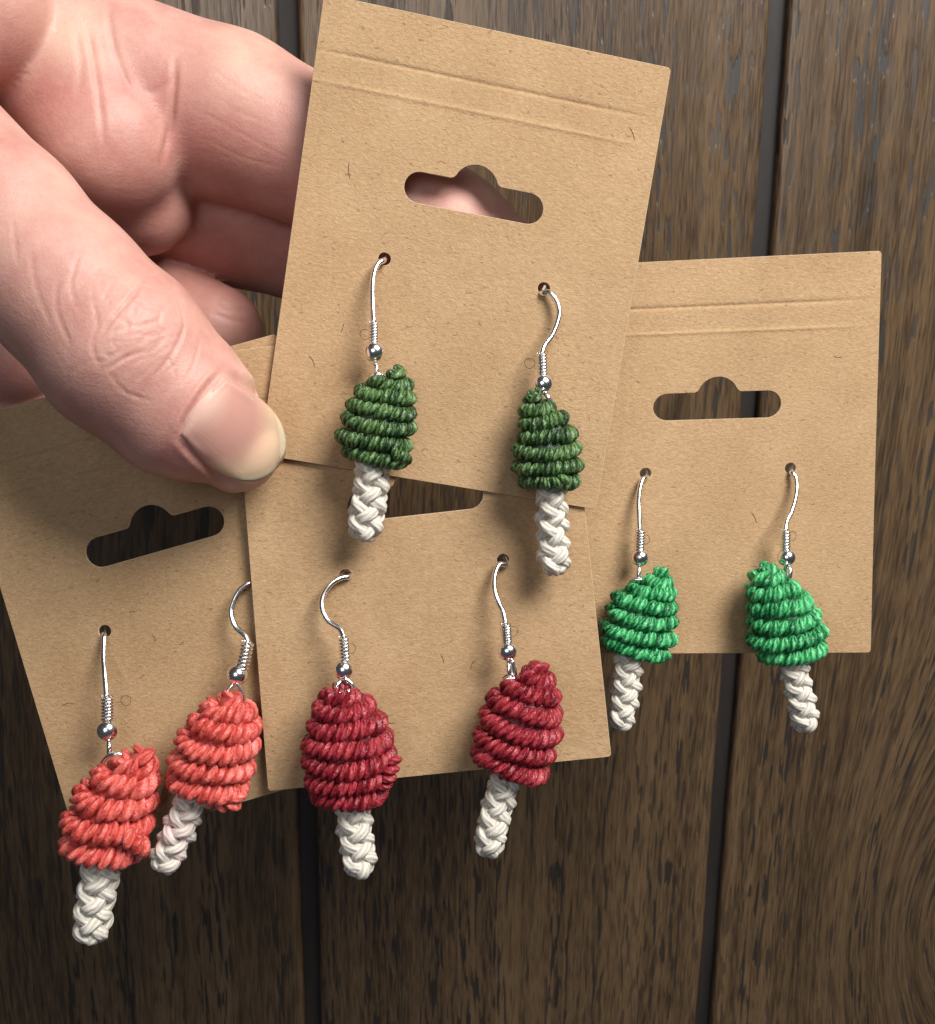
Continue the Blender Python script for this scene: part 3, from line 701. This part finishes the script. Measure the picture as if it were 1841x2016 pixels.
def hand():
    step = 0.62
    lo = np.array([-150., -118., 126.]); hi = np.array([32., 4., 214.])
    nx, ny, nz = ((hi - lo) / step).astype(int) + 1
    X = (lo[0] + step * np.arange(nx, dtype=np.float32))[:, None, None]; Y = (lo[1] + step * np.arange(ny, dtype=np.float32))[None, :, None]; Z = (lo[2] + step * np.arange(nz, dtype=np.float32))[None, None, :]
    def cone(a, b, ra, rb, flat=None):
        a = np.float32(a); b = np.float32(b); d = b - a; l2 = float(d @ d)
        t = ((X - a[0]) * d[0] + (Y - a[1]) * d[1] + (Z - a[2]) * d[2]) / l2
        t = np.clip(t, 0, 1)
        return np.sqrt((X - a[0] - d[0] * t)**2 + (Y - a[1] - d[1] * t)**2 + (Z - a[2] - d[2] * t)**2) - (ra + (rb - ra) * t)
    def chain(ps, k=1.5):
        f = None
        for (u, v, z, r), (u2, v2, z2, r2) in zip(ps, ps[1:]):
            c = cone(pt(u, v, z), pt(u2, v2, z2), r, r2); f = c if f is None else smin(f, c, k)
        return f
    palm = chain([(-1300, -700, 185, 25), (-700, -320, 180, 25), (-250, 20, 178, 21), (60, 150, 172, 15)], 5)
    palm = smin(palm, chain([(-300, 300, 186, 19), (60, 360, 182, 14)], 5), 6)
    palm = smin(palm, chain([(80, 60, 164, 11), (215, 290, 163.5, 10.8)], 3), 5)      # pad under the index finger
    palm = smin(palm, chain([(150, 380, 176, 11), (275, 395, 172, 8.5)], 3), 2.2)     # pad under the middle finger
    index = chain([(190, 150, 168, 13.2), (450, 230, 170.5, 12.4), (715, 345, 171.5, 10.8), (885, 462, 170.0, 9.2), (1000, 538, 171.5, 7.8)], 2.5)
    hnd = smin(palm, index, 2.2)
    middle = chain([(140, 320, 180, 12.5), (480, 425, 186, 11.6), (760, 520, 190, 10.5), (900, 660, 191, 9), (960, 780, 191, 7.8)], 2)
    hnd = smin(hnd, middle, 1.0)
    ring = chain([(-60, 430, 192, 11.5), (240, 575, 188, 9.3), (425, 652, 180, 7.6)], 2)
    hnd = smin(hnd, ring, 1.0)
    pinky = chain([(-300, 520, 190, 12), (-60, 655, 180, 10), (28, 700, 176, 8.2)], 2)
    hnd = smin(hnd, pinky, 1.0)
    heel = chain([(-400, 640, 192, 12), (-40, 800, 182, 9.5), (70, 820, 182, 8)], 2)
    hnd = smin(hnd, heel, .9)
    thenar = chain([(-700, -320, 172, 22), (-330, -60, 160, 17), (-52, 22, 153, 10.5)], 5)
    thenar = smin(thenar, chain([(-330, -60, 158, 16), (-300, 150, 152, 13)], 3), 4)
    hnd = smin(hnd, thenar, 1.2)
    thumb = chain([(-300, 150, 152, 12.5), (5, 436, 146.0, 10.4), (130, 570, 145.0, 10.4), (243, 690, 145.3, 11.1), (358, 800, 147.6, 9.75), (466, 884, 151.6, 6.0)], 2.0)
    hnd = smin(hnd, thumb, .9)
    Fv = hnd.astype(np.float32)
    # naive surface nets
    s = Fv < 0
    cnt = np.zeros((nx - 1, ny - 1, nz - 1), np.int8)
    for a in (0, 1):
        for b in (0, 1):
            for c in (0, 1): cnt += s[a:nx - 1 + a, b:ny - 1 + b, c:nz - 1 + c]
    act = (cnt > 0) & (cnt < 8)
    idx = np.full(act.shape, -1, np.int64); ijk = np.argwhere(act); idx[act] = np.arange(len(ijk))
    acc = np.zeros((len(ijk), 3)); num = np.zeros(len(ijk))
    cor = [(a, b, c) for a in (0, 1) for b in (0, 1) for c in (0, 1)]
    i, j, k = ijk.T
    for p in cor:
        for ax in range(3):
            if p[ax]: continue
            q = list(p); q[ax] = 1
            f0 = Fv[i + p[0], j + p[1], k + p[2]]; f1 = Fv[i + q[0], j + q[1], k + q[2]]
            m = (f0 < 0) != (f1 < 0); t = np.where(m, f0 / np.where(m, f0 - f1, 1), 0)
            e = np.tile(np.array(p, float), (len(ijk), 1)); e[:, ax] = t
            acc += e * m[:, None]; num += m
    V = lo + step * (ijk + acc / num[:, None])
    faces = []
    for ax in range(3):
        o1, o2 = [(1, 2), (2, 0), (0, 1)][ax]
        sl0 = [slice(None)] * 3; sl1 = [slice(None)] * 3; sl0[ax] = slice(0, -1); sl1[ax] = slice(1, None)
        s0, s1_ = s[tuple(sl0)], s[tuple(sl1)]
        e = np.argwhere(s0 != s1_)
        ok = (e[:, o1] > 0) & (e[:, o2] > 0) & (e[:, o1] < s.shape[o1] - 1) & (e[:, o2] < s.shape[o2] - 1)
        e = e[ok]; flip = s0[tuple(e.T)]
        def cell(d1, d2):
            c = e.copy(); c[:, o1] -= d1; c[:, o2] -= d2; return idx[tuple(c.T)]
        q = np.stack([cell(1, 1), cell(0, 1), cell(0, 0), cell(1, 0)], 1)
        q[~flip] = q[~flip][:, ::-1]
        faces.append(q)
    Q = np.vstack(faces); Q = Q[(Q >= 0).all(1)]
    # relax the net a little
    E = np.vstack([Q[:, [0, 1]], Q[:, [1, 2]], Q[:, [2, 3]], Q[:, [3, 0]]])
    for it in range(10):
        sm = np.zeros_like(V); n_ = np.zeros(len(V))
        for c in range(3): sm[:, c] = np.bincount(E[:, 0], V[E[:, 1], c], len(V)) + np.bincount(E[:, 1], V[E[:, 0], c], len(V))
        n_ = np.bincount(E[:, 0], minlength=len(V)) + np.bincount(E[:, 1], minlength=len(V))
        lam = .5 if it % 2 == 0 else -.47
        V = V + lam * (sm / n_[:, None] - V)
    # one round of quad subdivision, then a touch of smoothing
    Eu, inv = np.unique(np.sort(E, axis=1), axis=0, return_inverse=True); inv = inv.reshape(4, -1).T
    nv, ne = len(V), len(Eu)
    V = np.vstack([V, V[Eu].mean(1), V[Q].mean(1)])
    fc = nv + ne + np.arange(len(Q)); m0, m1, m2, m3 = (nv + inv).T
    Q = np.vstack([np.stack(t, 1) for t in ((Q[:, 0], m0, fc, m3), (m0, Q[:, 1], m1, fc), (fc, m1, Q[:, 2], m2), (m3, fc, m2, Q[:, 3]))])
    E = np.vstack([Q[:, [0, 1]], Q[:, [1, 2]], Q[:, [2, 3]], Q[:, [3, 0]]])
    for it in range(4):
        sm = np.zeros_like(V)
        for c in range(3): sm[:, c] = np.bincount(E[:, 0], V[E[:, 1], c], len(V)) + np.bincount(E[:, 1], V[E[:, 0], c], len(V))
        n_ = np.bincount(E[:, 0], minlength=len(V)) + np.bincount(E[:, 1], minlength=len(V))
        V = V + (.5 if it % 2 == 0 else -.47) * (sm / n_[:, None] - V)
    # normals
    fn = np.cross(V[Q[:, 2]] - V[Q[:, 0]], V[Q[:, 3]] - V[Q[:, 1]])
    N = np.zeros_like(V)
    for c in range(4):
        for d in range(3): N[:, d] += np.bincount(Q[:, c], fn[:, d], len(V))
    N /= np.linalg.norm(N, axis=1)[:, None] + 1e-12
    ctr = pt(-60, 300, 176)
    if ((V - V.mean(0)) * N).sum() < 0: N = -N; Q = Q[:, ::-1]
    uvp = np.stack([V[:, 0] / V[:, 2] * F + CX, V[:, 1] / V[:, 2] * F + CY], 1)
    facing = N[:, 2] < .15
    on_thumb = np.zeros(len(V), bool)
    axis = np.array([pt(*p) for p in [(-300, 150, 152), (5, 436, 146), (243, 690, 145.3), (358, 800, 147.6), (474, 880, 151.4)]])
    dmin = np.full(len(V), 1e9)
    for a, b in zip(axis, axis[1:]):
        d = b - a; t = np.clip((V - a) @ d / (d @ d), 0, 1); dmin = np.minimum(dmin, np.linalg.norm(V - a - t[:, None] * d, axis=1))
    on_thumb = dmin < 12.5
    disp = np.zeros(len(V)); red = np.zeros(len(V)); pale = np.zeros(len(V))
    def crease(poly, depth, width, thumb, ridge=.15):
        nonlocal disp, red
        depth *= .50 if ridge < .5 else 1; width *= .45 if ridge < .5 else 1
        P = spline(np.array(poly, float), 30) if len(poly) > 2 else np.linspace(poly[0], poly[1], 20)
        sel = np.where(facing & (on_thumb == thumb))[0]
        lo_, hi_ = P.min(0) - 40, P.max(0) + 40
        sel = sel[((uvp[sel] > lo_) & (uvp[sel] < hi_)).all(1)]
        if not len(sel): return
        d = np.full(len(sel), 1e9); tb = np.zeros(len(sel))
        for n_, (a, b) in enumerate(zip(P, P[1:])):
            e = b - a; t = np.clip((uvp[sel] - a) @ e / (e @ e + 1e-9), 0, 1); dd = np.linalg.norm(uvp[sel] - a - t[:, None] * e, axis=1)
            m = dd < d; d = np.where(m, dd, d); tb = np.where(m, (n_ + t) / (len(P) - 1), tb)
        env = np.clip(np.minimum(tb, 1 - tb) / .22 + .12, 0, 1)
        g = np.exp(-(d / width)**2)
        disp[sel] -= env * (depth * g - depth * ridge * np.exp(-((d - 2.1 * width) / width)**2))
        red[sel] = np.maximum(red[sel], env * g * min(depth * .75, .42))
    # thumb knuckle wrinkles
    for poly, dep, wd in [([(290, 545), (257, 588), (227, 622), (185, 680)], .55, 9), ([(367, 634), (338, 698), (298, 746)], .42, 8), ([(290, 690), (250, 703), (210, 727)], .45, 8),
                          ([(318, 612), (313, 640), (330, 660)], .30, 6), ([(257, 588), (290, 605), (318, 618)], .30, 6), ([(227, 622), (262, 640), (312, 634)], .22, 5),
                          ([(180, 570), (192, 640), (182, 680), (200, 730)], .32, 8), ([(115, 540), (112, 610), (140, 680)], .26, 9), ([(160, 490), (140, 560), (155, 610)], .26, 9),
                          ([(210, 727), (245, 770), (300, 790)], .24, 7), ([(330, 700), (345, 740), (330, 775)], .22, 6), ([(395, 660), (380, 720), (355, 760)], .22, 6), ([(350, 590), (362, 640), (352, 690)], .22, 6),
                          ([(60, 480), (70, 560), (100, 640)], .2, 9), ([(25, 430), (35, 520)], .2, 9), ([(195, 690), (215, 700), (235, 690)], .2, 6), ([(270, 560), (310, 570), (345, 565)], .2, 6),
                          ([(280, 720), (318, 690), (350, 680)], .16, 5), ([(300, 750), (330, 728), (352, 712)], .16, 5), ([(232, 640), (222, 670), (240, 700)], .2, 6)]:
        crease(poly, dep, wd, True)
    for _ in range(46):
        a_ = random.gauss(0, 1); c0 = np.array([262, 640]) + a_ * 52 * np.array([.72, .69]) + random.gauss(0, .9) * 55 * np.array([.69, -.72])
        d_ = random.gauss(.0, .38); dr = np.array([.66 * math.cos(d_) + .75 * math.sin(d_), -.75 * math.cos(d_) + .66 * math.sin(d_)])
        ln = random.uniform(14, 38); bw = np.array([dr[1], -dr[0]]) * random.gauss(0, 5)
        crease([tuple(c0 - dr * ln), tuple(c0 + bw), tuple(c0 + dr * ln)], random.uniform(.06, .15), random.uniform(6, 9), True)
    # nail fold
    crease([(440, 728), (404, 770), (372, 818), (350, 862)], .32, 7, True, .8)
    crease([(350, 862), (392, 905), (436, 940), (478, 962)], .24, 7, True, .7)
    crease([(440, 728), (488, 762), (530, 796), (556, 826)], .36, 8, True, .9)
    # palm and finger creases
    for poly, dep, wd in [([(346, 110), (342, 180), (335, 250), (318, 325)], .75, 14), ([(172, 50), (187, 135), (199, 222), (206, 300)], .40, 14),
                          ([(212, 0), (220, 70), (236, 130), (262, 190)], .34, 14), ([(335, 160), (305, 180), (280, 175)], .25, 14), ([(150, 60), (160, 130), (150, 200)], .2, 16),
                          ([(380, 160), (460, 215), (550, 250)], .08, 7), ([(370, 205), (470, 260), (565, 310)], .09, 7), ([(410, 130), (480, 180), (570, 215)], .07, 7), ([(400, 270), (480, 310), (560, 330)], .07, 7),
                          ([(420, 590), (450, 605), (490, 615)], .3, 9), ([(415, 615), (450, 628), (495, 640)], .25, 9)]:
        crease(poly, dep, wd, False)
    V = V + N * disp[:, None]
    # redness of the finger roots, the pads and the low side of the thumb tip
    def blob(u, v, ru, amt, thumb, arr):
        d = np.hypot(uvp[:, 0] - u, uvp[:, 1] - v) / ru
        arr[:] = np.maximum(arr, amt * np.exp(-d**2) * (on_thumb == thumb))
    for u, v, ru, a in [(420, 300, 120, .34), (360, 180, 70, .25), (130, 200, 60, .30), (220, 160, 50, .22), (260, 440, 120, .40), (450, 480, 140, .42), (90, 60, 50, .3), (40, 760, 80, .3), (330, 300, 50, .35)]: blob(u, v, ru, a, False, red)
    for u, v, ru, a in [(420, 935, 60, .40), (395, 760, 40, .22), (330, 880, 60, .22), (250, 800, 80, .10)]: blob(u, v, ru, a, True, red)
    for u, v, ru, a in [(520, 790, 45, .45), (545, 930, 40, .40), (470, 965, 40, .3)]: blob(u, v, ru, a, True, pale)
    for u, v, ru, a in [(140, 70, 70, .35), (480, 130, 90, .22)]: blob(u, v, ru, a, False, pale)
    root = mesh_obj('hand', world(V), Q, M_SKIN, attr={'red': red, 'pale': pale})
    root['label'] = 'bare left hand pinching the earring cards between thumb and fingers'; root['category'] = 'hand'
    # --- thumb nail
    Wv = world(V)
    bvh = BVHTree.FromPolygons([tuple(p) for p in V[:, :]], [tuple(q) for q in Q[(on_thumb[Q]).all(1)]])
    o = np.array([394., 797.]); ax = np.array([.763, .647]); lt = np.array([.647, -.763])
    fit, hz = [], []
    def hit(u, v):
        r = pt(u, v, 1.0); h = bvh.ray_cast(Vector((0, 0, 0)), Vector(r / np.linalg.norm(r))); return None if h[0] is None else h[0].z
    for s_ in np.linspace(0, 135, 12):
        for l_ in np.linspace(-62, 66, 11):
            p = o + ax * s_ + lt * l_; z = hit(*p)
            if z is not None: fit.append([1, s_, l_, s_ * s_, s_ * l_, l_ * l_]); hz.append(z)
    co = np.linalg.lstsq(np.array(fit), np.array(hz), rcond=None)[0]
    ns, nw = 34, 27; Vn, Un = [], []
    for a in range(ns):
        for b in range(nw):
            s = a / (ns - 1); wv = -1 + 2 * b / (nw - 1)
            half = 73 + 12 * math.sin(min(s * 1.5, 1) * math.pi / 2)
            arc = 197 * (1 - .26 * abs(wv)**2.6)
            base = -7 * (1 - wv * wv) * (1 - s)
            s_ = base + s * arc; l_ = 4 * s + wv * half * (1 - .16 * s**5)
            z = np.dot(co, [1, s_, l_, s_ * s_, s_ * l_, l_ * l_])
            off = .42 * min(1, (1 - abs(wv)) * 7 + .1) * min(1, s * 9) + .12 * s
            off -= .25 * (1 - min(1, s * 6)) + .15 * (1 - min(1, (1 - abs(wv)) * 6))
            p = o + ax * s_ + lt * l_
            hz_ = hit(*p)
            if hz_ is not None and .12 < s and abs(wv) < .93: z = min(z, hz_ + off - .16)
            Vn.append(pt(p[0], p[1], z - off)); Un.append((s, b / (nw - 1)))
    ii = np.arange(ns - 1)[:, None]; jj = np.arange(nw - 1)[None]
    Fq = np.stack([ii * nw + jj, ii * nw + jj + 1, (ii + 1) * nw + jj + 1, (ii + 1) * nw + jj], -1).reshape(-1, 4)
    Vn = np.array(Vn); G = Vn.reshape(ns, nw, 3)
    for _ in range(8):
        G[1:-1, 1:-1, 2] = .5 * G[1:-1, 1:-1, 2] + .125 * (G[2:, 1:-1, 2] + G[:-2, 1:-1, 2] + G[1:-1, 2:, 2] + G[1:-1, :-2, 2])
        G[-1, 1:-1, 2] = .5 * G[-1, 1:-1, 2] + .25 * (G[-1, 2:, 2] + G[-1, :-2, 2])
    for a in range(2, ns):
        for b in range(1, nw - 1):
            p = G[a, b]; u_, v_ = p[0] / p[2] * F + CX, p[1] / p[2] * F + CY; hz_ = hit(u_, v_)
            if hz_ is not None and p[2] > hz_ - .12: G[a, b] *= (hz_ - .12) / p[2]
    a, b, c = Vn[Fq[0][:3]]
    if np.cross(b - a, c - a)[2] > 0: Fq = Fq[:, ::-1]
    nl = mesh_obj('thumb_nail', world(Vn), Fq, M_NAIL, root, uv=Un)
    sd = nl.modifiers.new('thickness', 'SOLIDIFY'); sd.thickness = .00045; sd.offset = -1
hand()
